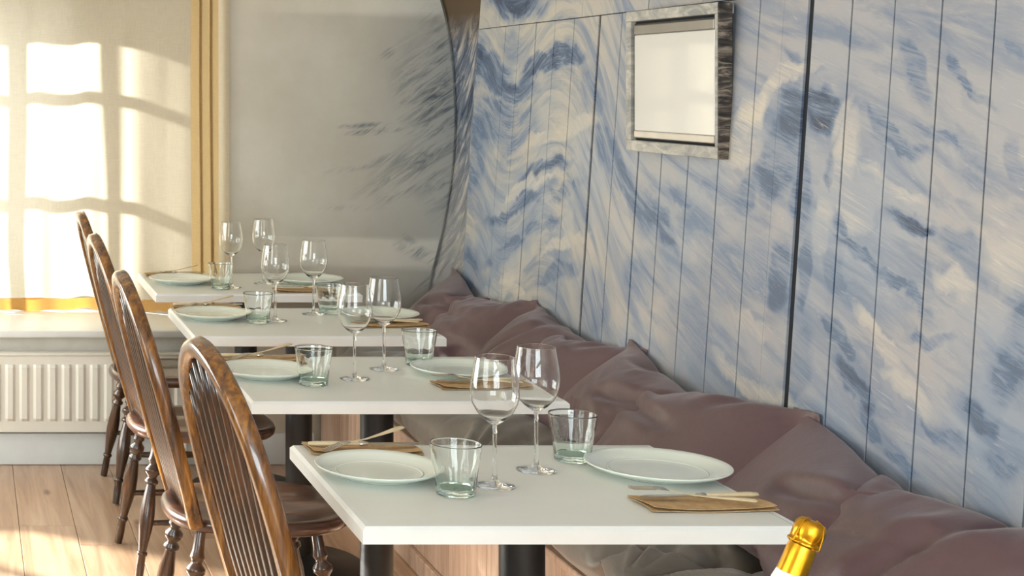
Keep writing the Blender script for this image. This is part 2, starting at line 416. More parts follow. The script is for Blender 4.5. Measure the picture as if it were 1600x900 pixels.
def plaster_mat():
    t = NT('plaster_with_sea_spray')
    g = t.n('ShaderNodeNewGeometry'); sp = t.n('ShaderNodeSeparateXYZ'); t.l(g.outputs['Position'], sp.inputs[0])
    mr = t.n('ShaderNodeMapping'); t.l(g.outputs['Position'], mr.inputs[0]); mr.inputs['Rotation'].default_value = (0, .62, 0)
    mp = t.n('ShaderNodeMapping'); t.l(mr.outputs[0], mp.inputs[0]); mp.inputs['Scale'].default_value = (4, 4, 26)
    s1 = t.noise(mp.outputs[0], 1.5, 7, .68, .9)
    big = t.noise(g.outputs['Position'], 3.2, 4, .6)
    def blob(x, z, rx, rz, an, st):
        m = t.n('ShaderNodeMapping', _vector_type='TEXTURE')
        m.inputs['Location'].default_value = (x, z, 0); m.inputs['Rotation'].default_value = (0, 0, an); m.inputs['Scale'].default_value = (rx, rz, 1)
        cb = t.n('ShaderNodeCombineXYZ'); t.l(sp.outputs['X'], cb.inputs[0]); t.l(sp.outputs['Z'], cb.inputs[1])
        t.l(cb.outputs[0], m.inputs[0]); ln = t.n('ShaderNodeVectorMath', _operation='LENGTH'); t.l(m.outputs[0], ln.inputs[0])
        return t.rng(ln.outputs['Value'], .2, 1.25, st, 0)
    def pb(px, py, a, b, deg, st):
        k = 6.2/F; return blob((px-VX)*k, CZ-(py-VY)*k, a*k, b*k, -math.radians(deg), st)
    acc = None
    for b in [(690,170,60,110,-25,1.0),(665,240,90,26,-28,.75),(640,270,90,14,-22,.6),(585,205,44,6,-5,1.1),(570,196,40,5,-3,1.0),(606,84,14,8,-30,1.0),
              (690,290,40,60,-20,.6),(630,300,60,10,-20,.55),(665,400,60,12,22,.8),(650,385,30,8,40,.7),(690,90,30,80,-10,.75),(560,262,50,5,-8,.5),(600,250,36,8,-20,.5),(540,325,60,5,0,.28),(670,440,40,12,-30,.5)]:
        v = pb(*b); acc = v if acc is None else t.math('MAXIMUM', acc, v)
    m = t.math('MULTIPLY', acc, t.rng(s1, .44, .62), True)
    coolness = t.rng(sp.outputs['X'], 1.55, 1.9)
    base = t.ramp(big, [(.3, lin((196,188,172))), (.7, lin((210,204,190)))])
    base = t.mix(t.math('MULTIPLY', coolness, .6), base, lin((184,190,192)))
    c = t.mix(m, base, lin((84,96,108)))
    t.l(c, t.p.inputs['Base Color']); t.set(Roughness=.75)
    fine = t.noise(g.outputs['Position'], 28, 5, .6); t.bump(fine, .25, .003); return t.m
M['plaster'] = plaster_mat()

def screen_mat():
    t = NT('frosted_panel'); t.set(Base__Color=lin((205,204,200)), Roughness=.22, Coat__Weight=.6, Coat__Roughness=.05); return t.m
M['screen'] = screen_mat()
def strokes(name, c0, c1, c2, sc_):
    t = NT(name); g = t.n('ShaderNodeNewGeometry'); mp = t.n('ShaderNodeMapping'); t.l(g.outputs['Position'], mp.inputs[0]); mp.inputs['Scale'].default_value = sc_
    n = t.noise(mp.outputs[0], 1.5, 6, .7, 1.2); t.l(t.ramp(n, [(.38, lin(c0)), (.52, lin(c1)), (.64, lin(c2))]), t.p.inputs['Base Color'])
    t.set(Roughness=.7); return t.m
M['box_side'] = strokes('box_side_shaded_paint', (24,22,22), (66,58,52), (142,130,116), (8, 8, 34))  # dark brush strokes, with the near face's shade mixed into the colour
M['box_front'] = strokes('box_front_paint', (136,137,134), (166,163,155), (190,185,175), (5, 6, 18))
M['grey_metal'] = simple('brushed_grey_metal', (150,146,140), .35, .6)
M['beige_metal'] = simple('pale_bar', (206,198,186), .4, .2)
M['gold_foil'] = simple('gold_foil', (214,158,40), .28, 1, var=.1, scale=60)
M['label_white'] = simple('white_paper_label', (232,234,232), .6)
M['bottle_glass'] = glass('dark_green_bottle', (.05,.12,.05,1), 1.5, .02)
M['board_frame'] = None

# ------------------------------------------------------------------ room shell
room = {}
fl = empty('floor'); tag(fl, kind='structure')
MB().box((-1.7,-1.3,-.05),(2.0,6.25,-.006)).build('subfloor', M['dark_gap'], fl, 0)
bw = .19; x = .36-11*bw; protos = {}
while x < 1.95:
    y = -1.3-R.random()*1.5
    while y < 6.2:
        L = R.choice((1.2, 1.5, 1.8)); y0 = max(y, -1.3); y1 = min(y+L, 6.22)
        if y1-y0 > .05:
            hw = bw/2-.0008
            b = MB().bbox((-hw, -(y1-y0)/2+.0008, -.006), (hw, (y1-y0)/2-.0008, 0), .0015, 1).build('floor_board', M['floor'], fl, 0, loc=(x+bw/2, (y0+y1)/2, 0))
        y += L
    x += bw
tag(MB().box((-1.75,-1.35,2.42),(2.2,7.0,2.5)).build('ceiling', M['ceiling'], None, 0), kind='structure')

# left wall with two daylight openings (beyond the picture's left side)
def wall_with_holes(mb, plane, u0, u1, z0, z1, holes, th, axis):
    """holes = (u0, u1, z0, z1); axis 'x' : wall in the YZ plane at x=plane; axis 'y' : in XZ at y=plane"""
    def bx(a, b, c, d):
        if b-a < 1e-4 or d-c < 1e-4: return
        if axis == 'x': mb.box((plane-th, a, c), (plane, b, d))
        else: mb.box((a, plane, c), (b, plane+th, d))
    u = u0
    for (a, b, c, d) in sorted(holes):
        bx(u, a, z0, z1); bx(a, b, z0, c); bx(a, b, d, z1); u = b
    bx(u, u1, z0, z1)
mb = MB(); wall_with_holes(mb, -1.7, -1.35, 7.0, 0, 2.42, [(.75, 2.45, .85, 2.15), (4.0, 6.85, .58, 1.64)], .12, 'x')
tag(mb.build('wall_left', M['wallpaint'], None, 0), kind='structure')
mb = MB(); wall_with_holes(mb, -1.42, -1.7, 2.1, 0, 2.42, [(-.9, 1.3, .9, 2.2)], .12, 'y')
tag(mb.build('wall_front', M['wallpaint'], None, 0), kind='structure')
def side_window(n, axis, plane, u0, u1, z0, z1, cols, rows):
    o = empty('window_%d' % n); tag(o, kind='structure')
    mb = MB(); pm = MB()
    def bx(m, a, b, c, d, p, t):
        if axis == 'x': m.box((p-t, a, c), (p, b, d))
        else: m.box((a, p, c), (b, p+t, d))
    bx(mb, u0, u0+.05, z0, z1, plane, .05); bx(mb, u1-.05, u1, z0, z1, plane, .05)
    bx(mb, u0+.05, u1-.05, z0, z0+.05, plane, .05); bx(mb, u0+.05, u1-.05, z1-.05, z1, plane, .05)
    for i in range(1, cols):
        u = u0+(u1-u0)*i/cols; bx(mb, u-.02, u+.02, z0+.05, z1-.05, plane, .05)
    for i in range(1, rows):
        z = z0+(z1-z0)*i/rows; bx(mb, u0+.05, u1-.05, z-.015, z+.015, plane-.005, .04)
    mb.build('window_frame', M['white_paint'], o, 0)
    bx(pm, u0+.05, u1-.05, z0+.05, z1-.05, plane-.02 if axis == 'x' else plane+.02, .004); pm.build('pane', M['pane'], o, 0)
side_window(2, 'x', -1.74, 4.0, 6.85, .58, 1.64, 5, 2)
side_window(3, 'x', -1.74, .75, 2.45, .85, 2.15, 3, 2)
side_window(4, 'y', -1.40, -.9, 1.3, .9, 2.2, 3, 2)

# far wall: plaster slab with a swelling right edge
YB = 6.2
edge = [(2.42,1.76),(2.1,1.80),(1.834,1.873),(1.66,1.908),(1.505,1.923),(1.328,1.928),(1.151,1.916),(.999,1.893),(.872,1.868),(.759,1.837),(.5,1.79),(0,1.74)]
def smooth_edge(pts, k=4):
    out = []
    for i in range(len(pts)-1):
        p0 = pts[max(i-1,0)]; p1 = pts[i]; p2 = pts[i+1]; p3 = pts[min(i+2,len(pts)-1)]
        for j in range(k):
            u = j/k
            f = lambda a,b,c,d: .5*((2*b)+(-a+c)*u+(2*a-5*b+4*c-d)*u*u+(-a+3*b-3*c+d)*u**3)
            out.append((p1[0]+(p2[0]-p1[0])*u, f(p0[1],p1[1],p2[1],p3[1])))
    out.append(pts[-1]); return out
ed = smooth_edge(edge)
mb = MB(); n = len(ed)
front = [(1.02, YB, z) for z, x in ed]+[(x-.012, YB, z) for z, x in ed]+[(x, YB+.014, z) for z, x in ed]+[(x, YB+.30, z) for z, x in ed]+[(1.02, YB+.30, z) for z, x in ed]
fs = []
for r in range(4):
    for i in range(n-1): fs.append((r*n+i, r*n+i+1, (r+1)*n+i+1, (r+1)*n+i))
mb.add(front, fs)
mb.box((1.02, YB+.30, 0), (2.2, YB+.32, 2.42))
wb = tag(mb.build('wall_back', M['plaster'], None, 50), kind='structure')
# recess of the window: reveals, lintel wall, wall under the sill
WY = 6.95
rv = MB(); rv.box((1.02, YB+.32, 0), (1.10, WY+.12, 2.42))
wall_with_holes(rv, WY, -1.7, 1.02, 0, 2.42, [(-1.00, .47, .60, 1.86)], .03, 'y')
rv.box((-1.25, YB, 0), (1.0199, YB+.10, .50))
rv.box((-1.25, YB, 2.25), (1.0199, WY, 2.42))
tag(rv.build('wall_window_recess', M['wallpaint'], None, 0), kind='structure')
tag(MB().bbox((-1.27, YB-.035, .503), (1.018, WY, .531), .006, 3).build('trim_1', M['white_paint'], None), kind='structure')
bbd = MB().bbox((-1.25, YB-.020, 0.001), (1.36, YB, .125), .004, 2).build('baseboard_back', M['plinth'], None); tag(bbd, kind='structure')

# far window: two casements, panes and glazing bars
w1 = empty('window_1'); tag(w1, kind='structure')
wy0 = WY-.01; cols = [(-.86,-.54),(-.50,-.155),(-.070,.268),(.306,.405)]; rows = [(.63,1.100),(1.152,1.553),(1.600,1.812)]
fm = MB()
xs = [-1.00]+[v for c in cols for v in c]+[.47]; zs = [.60]+[v for r in rows for v in r]+[1.86]
for i in range(0, len(xs), 2): fm.box((xs[i], wy0-.006, .60), (xs[i+1], wy0+.009, 1.86))
for (a, b) in cols:
    for i in range(0, len(zs), 2): fm.box((a, wy0-.005, zs[i]), (b, wy0+.008, zs[i+1]))
fm.build('window_frame', M['white_paint'], w1, 0)
for (a, b) in cols:
    for (c, d) in rows:
        MB().box((a-.001, wy0+.000, c-.001), (b+.001, wy0+.003, d+.001)).build('pane', M['pane'], w1, 0)

# radiator
rad = empty('radiator', (0, YB-.005, 0)); tag(rad, 'white panel radiator with upright flutes under the window sill', 'radiator')
mb = MB(); rx0, rx1, rz0, rz1 = -1.1, .90, .143, .447
pitch = .055; xs = []
x = rx0+.03
prof = [(rx0, .0)]
while x+pitch < rx1-.02:
    prof += [(x, 0), (x+.010, -.009), (x+.030, -.009), (x+.040, 0)]; x += pitch
prof += [(rx1, 0)]
zz = [(rz0, 0), (.185, 0), (.197, 1), (.395, 1), (.407, 0), (rz1, 0)]
vs = []
for (z, k) in zz:
    for (px_, d) in prof: vs.append((px_, -.075-d*k*-1 if False else -.075+d*k, z))
np_ = len(prof)
fs = [(j*np_+i, j*np_+i+1, (j+1)*np_+i+1, (j+1)*np_+i) for j in range(len(zz)-1) for i in range(np_-1)]
mb.add(vs, fs); mb.build('fluted_panel', M['radiator'], rad, 25)
MB().box((rx0, -.0745, rz0), (rx1, -.02, rz0+.01)).box((rx0, -.0745, rz0+.01), (rx0+.01, -.02, rz1-.01)).box((rx1-.01, -.0745, rz0+.01), (rx1, -.02, rz1-.01)).build('side_casing', M['radiator'], rad, 0)
MB().bbox((rx0-.004, -.082, rz1-.006), (rx1+.004, -.015, rz1+.004), .003, 2).build('top_grille', M['radiator'], rad)
MB().sweep([(rx1-.05, -.045, rz0+.02), (rx1-.05, -.045, .006)], .009, 10).build('pipe', M['radiator'], rad)
MB().sweep([(rx0+.05, -.045, rz0+.02), (rx0+.05, -.045, .006)], .009, 10).build('pipe', M['radiator'], rad)
for xx in (-1.0, .6): MB().box((xx-.015, -.02, .16), (xx+.015, .002, .43)).build('bracket', M['radiator'], rad, 0)

# right wall: backing, upright planks, upper course
bk = MB(); Ds = [0.2, D_of(751)+.004]
vs = [wallpt(d, z, -.005) for d in Ds for z in (0, 2.42)]+[wallpt(d, z, -.10) for d in Ds for z in (0, 2.42)]
bk.add(vs, [(0,1,3,2),(4,6,7,5),(0,2,6,4),(1,5,7,3),(0,4,5,1),(2,3,7,6)])
wr = bk.build('wall_right', M['dark_gap'], None, 0); tag(wr, kind='structure')
def plank(D0, D1, z0, z1, name='plank', g0=.0022, g1=.0022, proud=0.0):
    """bevelled board from D0 (far) to D1 (near) on the leaning wall"""
    a, b = D1+g1, D0-g0; c = .0012
    prof = [(a, -.0049), (a, proud-c), (a+c, proud), (b-c, proud), (b, proud-c), (b, -.0049)]
    vs = [wallpt(d, z, off) for z in (z0, z1) for d, off in prof]
    n = len(prof); fs = [(i, i+1, n+i+1, n+i) for i in range(n-1)]+[(n-1, 0, n, 2*n-1), tuple(range(n))[::-1], tuple(range(n, 2*n))]
    return MB().add(vs, fs).build(name, mural(D1, D0), wr, 0)
lines = [751,794,815,841,870,900,940,975,1014,1050,1092,1139,1189,1227,1268,1332,1399,1473,1557]
Dl = [D_of(p) for p in lines]
while Dl[-1] > .45: Dl.append(Dl[-1]-.165)
ztop = 1.705
wide = {940: .011, 1268: .013, 751: .007}
for i in range(len(Dl)-1):
    g0 = wide.get(lines[i], .0030) if i < len(lines) else .0030
    g1 = wide.get(lines[i+1], .0030) if i+1 < len(lines) else .0030
    if i < len(lines) and lines[i] == 1189: g1 = .0006
    if i < len(lines) and lines[i] == 1227: g0 = .0006
    plank(Dl[i], Dl[i+1], .02, ztop, g0=g0, g1=g1, proud=R.uniform(0, .0025))
D = Dl[0]; k = 0
while D > .5:
    wdt = R.uniform(.24, .40); D1 = max(D-wdt, .4)
    plank(D, D1, ztop+.003, 1.90, g0=.002, g1=.002, proud=R.uniform(0, .002)); D = D1
D = Dl[0]
while D > .5:
    wdt = R.uniform(.24, .40); D1 = max(D-wdt, .4)
    plank(D, D1, 1.905, 2.40, g0=.002, g1=.002, proud=R.uniform(0, .002)); D = D1
# curved painted corner board closing the wall on to the plaster
mb = MB(); vs = []
K = 6
for (z, x) in ed:
    p0 = wallpt(Dl[0]+.001, z, -.004); p1 = Vector((x+.002, YB+.02, z))
    for j in range(K+1):
        u = j/K; p = p0.lerp(p1, u); p.x += .012*math.sin(math.pi*u); vs.append(p)
fs = [(i*(K+1)+j, i*(K+1)+j+1, (i+1)*(K+1)+j+1, (i+1)*(K+1)+j) for i in range(len(ed)-1) for j in range(K)]
mb.add(vs, fs); tag(mb.build('trim_2', M['corner'], None, 60), kind='structure')

# ------------------------------------------------------------------ curtain
def cur_y(X, z):
    s = max(0, X-.62); s = s*s/(s+.05); base = 6.70-.62*s
    flare = 1+.7*max(0, (1.2-z))
    f = .011*math.sin(X*27+.6*math.sin(z*2.1))*flare+.002*math.sin(X*61+1.3+z*.8)+.010*mnoise.noise(Vector((X*3, z*1.4, 0)))
    f *= max(.15, min(1, 1-(X-.58)*3.2))
    return base+f-.018*max(0, .75-z)*3*math.sin(X*9)**2
def curtain_grid(x0, x1, z0, z1, nx, nz, dy=0):
    vs = []
    for j in range(nz+1):
        z = z0+(z1-z0)*j/nz
        for i in range(nx+1):
            X = x0+(x1-x0)*i/nx; zz = z
            if j == 0: zz = z+.006*math.sin(X*17)+.004*math.sin(X*41)
            vs.append((X, cur_y(X, z)+dy, zz))
    fs = [(j*(nx+1)+i, j*(nx+1)+i+1, (j+1)*(nx+1)+i+1, (j+1)*(nx+1)+i) for j in range(nz) for i in range(nx)]
    return MB().add(vs, fs)
cu = empty('curtain', (0, 0, 0)); tag(cu, 'sheer cream linen curtain glowing with window light, brown hem on the sill', 'curtain')
curtain_grid(-.95, .93, .588, 2.18, 260, 60).build('cloth', M['curtain'], cu, 180)
curtain_grid(-.95, .93, .537, .588, 260, 3, dy=0).build('hem', M['hem'], cu, 180)
# gathered edge hanging against the reveal
mb = MB(); vs = []; nx = 44; nz = 40
for j in range(nz+1):
    z = .56+(2.18-.56)*j/nz
    for i in range(nx+1):
        u = i/nx; X = .925+.098*u+.003*math.sin(z*3)
        Y = cur_y(.925, z)*(1-u)+(6.19)*u+.024*math.sin(u*math.pi*7+z*.25)*min(1, 5*u)*min(1, 6*(1-u))
        vs.append((X, Y, z))
fs = [(j*(nx+1)+i, j*(nx+1)+i+1, (j+1)*(nx+1)+i+1, (j+1)*(nx+1)+i) for j in range(nz) for i in range(nx)]
mb.add(vs, fs).build('gathered_edge', M['curtain_edge'], cu, 180)
mb = MB(); vs = []; nx = 10  # highlight on the gathered edge, added as a paler strip of cloth
for j in range(nz+1):
    z = .56+(2.18-.56)*j/nz
    for i in range(nx+1):
        u = i/nx; vs.append((.983+.042*u, 6.183-.012*math.sin(math.pi*u)+.003*math.sin(z*4), z))
mb.add(vs, [(j*(nx+1)+i, j*(nx+1)+i+1, (j+1)*(nx+1)+i+1, (j+1)*(nx+1)+i) for j in range(nz) for i in range(nx)]).build('pale_highlight', M['edge_highlight'], cu, 180)
rod = tag(MB().sweep([(-1.2, 6.66, 2.2), (.55, 6.66, 2.2), (.8, 6.56, 2.2), (.92, 6.36, 2.2), (1.0, 6.22, 2.2)], .012, 10).build('curtain_rail', M['black']), 'slim dark rail carrying the linen curtain inside the window recess', 'rail')

# ------------------------------------------------------------------ boxed panel on the plank wall
fr = empty('wall_panel'); tag(fr, 'white glazed panel in a shallow painted timber box hung on the plank wall', 'panel')
FX = 1.812; D0, D1 = 4.328, 3.801; Z0, Z1 = 1.318, 1.70
def side_board(name, d0, d1, z0, z1, x0, x1, m):
    return MB().bbox((x0, d1, z0), (x1, d0, z1), .002, 1).build(name, m, fr, 0)
XB = 1.855
side_board('box_back', D0-.02, D1+.02, Z0+.02, Z1-.02, FX+.016, FX+.020, M['dark_gap'])
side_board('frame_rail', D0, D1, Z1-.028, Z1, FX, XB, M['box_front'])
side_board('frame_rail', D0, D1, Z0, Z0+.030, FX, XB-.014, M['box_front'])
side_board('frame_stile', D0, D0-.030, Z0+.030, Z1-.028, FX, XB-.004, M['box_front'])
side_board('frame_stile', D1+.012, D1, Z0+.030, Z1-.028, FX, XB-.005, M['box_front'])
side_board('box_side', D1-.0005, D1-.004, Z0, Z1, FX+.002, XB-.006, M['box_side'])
iz0, iz1, id0, id1 = Z0+.034, Z1-.033, D0-.034, D1+.016
side_board('dark_bezel', id0, id1, iz0, iz1, FX+.010, FX+.0155, M['black'])
side_board('top_bar', id0-.008, id1+.010, iz1-.032, iz1-.006, FX+.0045, FX+.0098, M['grey_metal'])
side_board('bottom_bar', id0-.008, id1+.010, iz0+.004, iz0+.022, FX+.0045, FX+.0098, M['beige_metal'])
side_board('glazed_sheet', id0-.008, id1+.010, iz0+.0225, iz1-.0325, FX+.006, FX+.0098, M['screen'])

# ------------------------------------------------------------------ bench along the wall
bench = empty('bench', (0, 0, 0)); tag(bench, 'built-in pale pine bench running along the painted plank wall', 'bench')
BX = 1.385
def bpart(name, a, b, m=M['pine'], r=.003): return MB().bbox(a, b, r, 1).build(name, m, bench, 0)
bpart('seat_board', (BX-.01, .9, .375), (1.755, 6.19, .395))
bpart('plinth_board', (BX-.018, .9, .002), (BX-.0005, 6.19, .062))
y = .9
while y < 6.15:
    y1 = min(y+.165, 6.19); bpart('front_board', (BX, y+.001, .003), (BX+.018, y1-.001, .374)); y = y1
bpart('end_panel', (BX+.019, .902, .003), (1.745, .920, .374))

import numpy as np
def inflate(w, h, n, m, seed, pressure=3.0, shrink=0.0, frames=24, bend=.05, stiff=40, smooth=2):
    """a flat sewn bag blown up by Blender's cloth solver; returns vertices (numpy) and faces"""
    vs = []; fs = []; idx = {}
    for s in (1, -1):
        for j in range(m+1):
            for i in range(n+1):
                e = i in (0, n) or j in (0, m)
                if s < 0 and e: idx[s,i,j] = idx[1,i,j]; continue
                idx[s,i,j] = len(vs); x = -w/2+w*i/n; y = -h/2+h*j/m
                vs.append((x, y, 0 if e else s*(.004+.006*abs(mnoise.noise(Vector((x*9, y*9, seed*3.7+s)))))))
    for s in (1, -1):
        for j in range(m):
            for i in range(n):
                q = (idx[s,i,j], idx[s,i+1,j], idx[s,i+1,j+1], idx[s,i,j+1]); fs.append(q if s > 0 else q[::-1])
    me = bpy.data.meshes.new('bag'); me.from_pydata(vs, [], fs); o = bpy.data.objects.new('bag', me); COL.objects.link(o)
    md = o.modifiers.new('cloth', 'CLOTH'); st = md.settings
    st.quality = 5; st.mass = .2; st.use_pressure = True; st.uniform_pressure_force = pressure; st.shrink_min = shrink
    st.tension_stiffness = stiff; st.compression_stiffness = stiff; st.shear_stiffness = 8; st.bending_stiffness = bend
    st.tension_damping = 10; st.compression_damping = 10; st.shear_damping = 10; st.air_damping = 3
    st.effector_weights.gravity = 0; md.collision_settings.use_collision = False
    md.point_cache.frame_start = 1; md.point_cache.frame_end = frames
    for f in range(1, frames+1): sc.frame_set(f)
    r = bpy.data.meshes.new_from_object(o.evaluated_get(bpy.context.evaluated_depsgraph_get()))
    V = np.empty(len(r.vertices)*3); r.vertices.foreach_get('co', V); V = V.reshape(-1, 3)
    bpy.data.objects.remove(o); bpy.data.meshes.remove(r); bpy.data.meshes.remove(me); sc.frame_set(1)
    E = np.array([(a, b) for f in fs for a, b in zip(f, f[1:]+f[:1])])
    for _ in range(smooth):
        A = np.zeros_like(V); c = np.zeros(len(V)); np.add.at(A, E[:,0], V[E[:,1]]); np.add.at(c, E[:,0], 1)
        V = V*.5+A/c[:,None]*.5
    return V, fs

BAGS = [inflate(.60, .43, 54, 40, 1, 2.4, -.04), inflate(.60, .45, 54, 40, 5, 2.2, -.055), inflate(.60, .43, 54, 40, 9, 2.6, -.03)]
SEAT_BAG = inflate(1.10, .52, 110, 52, 3, 2.2, -.07, smooth=1)

def bag_object(name, V, fs, mat):
    me = bpy.data.meshes.new(name); me.from_pydata([tuple(v) for v in V], [], fs); me.shade_smooth(); me.materials.append(mat)
    o = bpy.data.objects.new(name, me); COL.objects.link(o); return o

# grey seat cushions
seat_spans = [(6.17,5.17,'farthest grey seat cushion on the bench, beneath the corner pillow'),(5.19,4.17,'grey seat cushion on the bench beside the third table from the front'),
              (4.19,3.15,'grey seat cushion gathered at its corner, below the second table'),(3.17,2.12,'grey wrinkled seat cushion on the bench under the nearest table'),
              (2.14,1.10,'grey seat cushion at the near end of the bench, behind the gold-capped bottle')]
for i, (a, b, lb) in enumerate(seat_spans):
    V, fs = SEAT_BAG; V = V.copy()
    if i % 2: V[:,0] *= -1; V[:,1] *= -1
    ext = V.max(0)-V.min(0)
    V = np.stack([V[:,1]*(.455/ext[1]), V[:,0]*((a-b)*1.02/ext[0]), V[:,2]*(.175/ext[2])], 1)*(1, 1, 1)
    # boxier front: the underside lies flat on the bench board
    V[:,2] = np.where(V[:,2] < 0, np.sign(V[:,2])*.088*(np.abs(V[:,2])/.088)**.6, V[:,2]); V[:,2] = np.maximum(V[:,2], -.086)
    V[:,0] *= -1
    for sy in (-1, 1):       # pleats fanning out of the two front corners
        dx = V[:,0]+.225; dy = V[:,1]-sy*(a-b)*.5; d = np.hypot(dx, dy); an = np.arctan2(dy, dx)
        amp = .0085*np.exp(-d*4.2)*np.clip(d/.05, 0, 1)*(1+.5*np.sin(an*7+i))
        sgn = np.sin(an*21+i*1.7+6*d); V[:,2] += np.where(V[:,2] > -.03, amp*sgn, 0); V[:,0] -= amp*sgn*.5
    lim = np.array([wx((a+b)/2+y, .45)-.012-1.540 for y in V[:,1]]); V[:,0] = np.minimum(V[:,0], lim)
    o = bag_object('seat_cushion', V, [f[::-1] for f in fs], M['greyseat']); o.location = (1.540, (a+b)/2, .482)
    tag(o, lb, 'cushion', 'grey seat cushions on the bench')

# mauve back pillows leaning on the wall
def place_pillow(k, D0, D1, rot, label, creases, zc=.650, xc=1.652, tilt=43, yaw=0):
    V, fs = BAGS[k % 3]; V = V.copy(); wdt = D0-D1
    if (k//3) % 2: V[:,0] *= -1; V[:,1] *= -1
    ext = V.max(0)-V.min(0); V *= np.array([wdt*1.04/ext[0], .375/ext[1], .185/ext[2]])
    U = V[:,0]/(wdt/2); W = V[:,1]/.187; top = V[:,2] > 0
    edge = np.clip(1-np.maximum(np.abs(U), np.abs(W))**3, 0, 1)
    for (x0, y0, x1, y1, wd, dp) in creases:
        ax, ay = x1-x0, y1-y0; q = np.clip(((U-x0)*ax+(W-y0)*ay)/(ax*ax+ay*ay), 0, 1)
        d2 = np.hypot(U-x0-ax*q, W-y0-ay*q); s = ((U-x0)*ay-(W-y0)*ax)
        fade = np.sqrt(np.sin(np.pi*(.12+.84*q)))
        V[:,2] += np.where(top, dp*edge**.5*fade*(-np.exp(-(d2/wd)**2)+.5*np.exp(-((d2-1.6*wd)/wd)**2)*np.where(s > 0, 1, .5)), 0)
    a = math.radians(tilt); up = Vector((math.cos(a), 0, math.sin(a))); out = Vector((-math.sin(a), 0, math.cos(a))); xx = up.cross(out)
    m = Matrix((xx, up, out)).transposed() @ Matrix.Rotation(math.radians(rot), 3, 'Z')
    m = Matrix.Rotation(math.radians(yaw), 3, 'Z') @ m
    loc = np.array((xc+.0237*((D0+D1)/2-2.64), (D0+D1)/2, zc))
    P = V @ np.array(m).T + loc
    lim = 1.776+.0237*(P[:,1]-2.64)+.066*(P[:,2]-.78)-.006
    P[:,0] = np.where(P[:,0] > lim-.03, lim-.03+.03*(1-np.exp(-(P[:,0]-lim+.03)/.03)), P[:,0])
    P[:,2] = np.where(P[:,2] < .575, .575-.02*(1-np.exp(-(.575-P[:,2])/.02)), P[:,2])
    o = bag_object('pillow', P-loc, fs, M['mauve']); o.location = tuple(loc)
    return tag(o, label, 'pillow', 'mauve pillows leaning on the plank wall')
A = [(.15,.0,.98,.55,.11,.020),(-.1,-.7,.7,-.25,.09,.012)]
B = [(-.98,.45,-.15,.0,.11,.020),(.45,.95,.1,.45,.09,.014)]
Cc = [(-.35,-.95,.2,.7,.11,.020),(.1,-.95,.7,.1,.09,.014)]
PD = [(6.03,5.46,-7,'farthest mauve pillow, its pointed corner up in the corner of the room',A),
      (5.58,4.98,8,'second mauve pillow from the corner, tucked against the farthest one',B),
      (5.08,4.52,-6,'third mauve pillow from the corner, plump, behind the second table',Cc),
      (4.70,4.16,5,'folded mauve pillow just behind the second table\'s wine glasses',B),
      (4.34,3.76,-8,'mauve pillow with a sharp upturned corner in the middle of the bench',A),
      (3.93,3.26,7,'mauve pillow with gathered creases beside the nearest table\'s plate',B),
      (3.42,2.80,-7,'large mauve pillow with a raised corner behind the gold-capped bottle',A),
      (2.98,2.34,5,'nearest mauve pillow, creased, at the right edge of the photo',Cc)]
for k, (a, b, rot, lb, cr) in enumerate(PD):
    place_pillow(k, a, b, rot, lb, cr, yaw=(6 if k % 2 else -5))

# ------------------------------------------------------------------ tables
TX0, TX1 = .658, 1.400
TABLES = [(2.62,3.22,'nearest'),(3.655,4.265,'second'),(4.60,5.19,'third'),(5.53,6.145,'farthest')]
def make_table(depth):
    t = empty('dining_table'); hw = (TX1-TX0)/2; th = .028; hd = depth/2; l = .016
    MB().box((-hw+l, -hd+l, .76-th), (hw-l, hd-l, .76)).build('tabletop', M['tabletop'], t, 0)
    # mitred white edging, top arris chamfered
    e = MB(); c = .006
    def ring(i, z): return [(-hw+i, -hd+i, z), (hw-i, -hd+i, z), (hw-i, hd-i, z), (-hw+i, hd-i, z)]
    vs = ring(l-.0002, .7603)+ring(c, .7603)+ring(0, .7603-c)+ring(0, .76-th-.0005)+ring(l, .76-th-.0005)
    fs = [(r*4+i, r*4+(i+1) % 4, (r+1)*4+(i+1) % 4, (r+1)*4+i) for r in range(4) for i in range(4)]
    e.add(vs, fs).build('edging', M['white_paint'], t, 0)
    MB().lathe([(0,.012),(.041,.012),(.041,.725),(0,.725)], 32).build('column', M['black'], t, 40)
    MB().lathe([(0,.002),(.20,.002),(.20,.010),(.19,.016),(.06,.024),(.042,.04),(0,.04)], 40).build('base_plate', M['black'], t, 40)
    MB().box((-.12,-.12,.724),(.12,.12,.7315)).build('mounting_plate', M['black'], t, 0)
    return t
tlabels = ['nearest white-topped dining table, whose front edge spans the picture','second white dining table from the front',
           'third white dining table, between the second and the farthest','farthest white dining table, set against the end wall']
for (a, b, nm), lb in zip(TABLES, tlabels):
    t = make_table(b-a); t.location = ((TX0+TX1)/2, (a+b)/2, 0)
    tag(t, lb, 'table', 'white dining tables in a row')

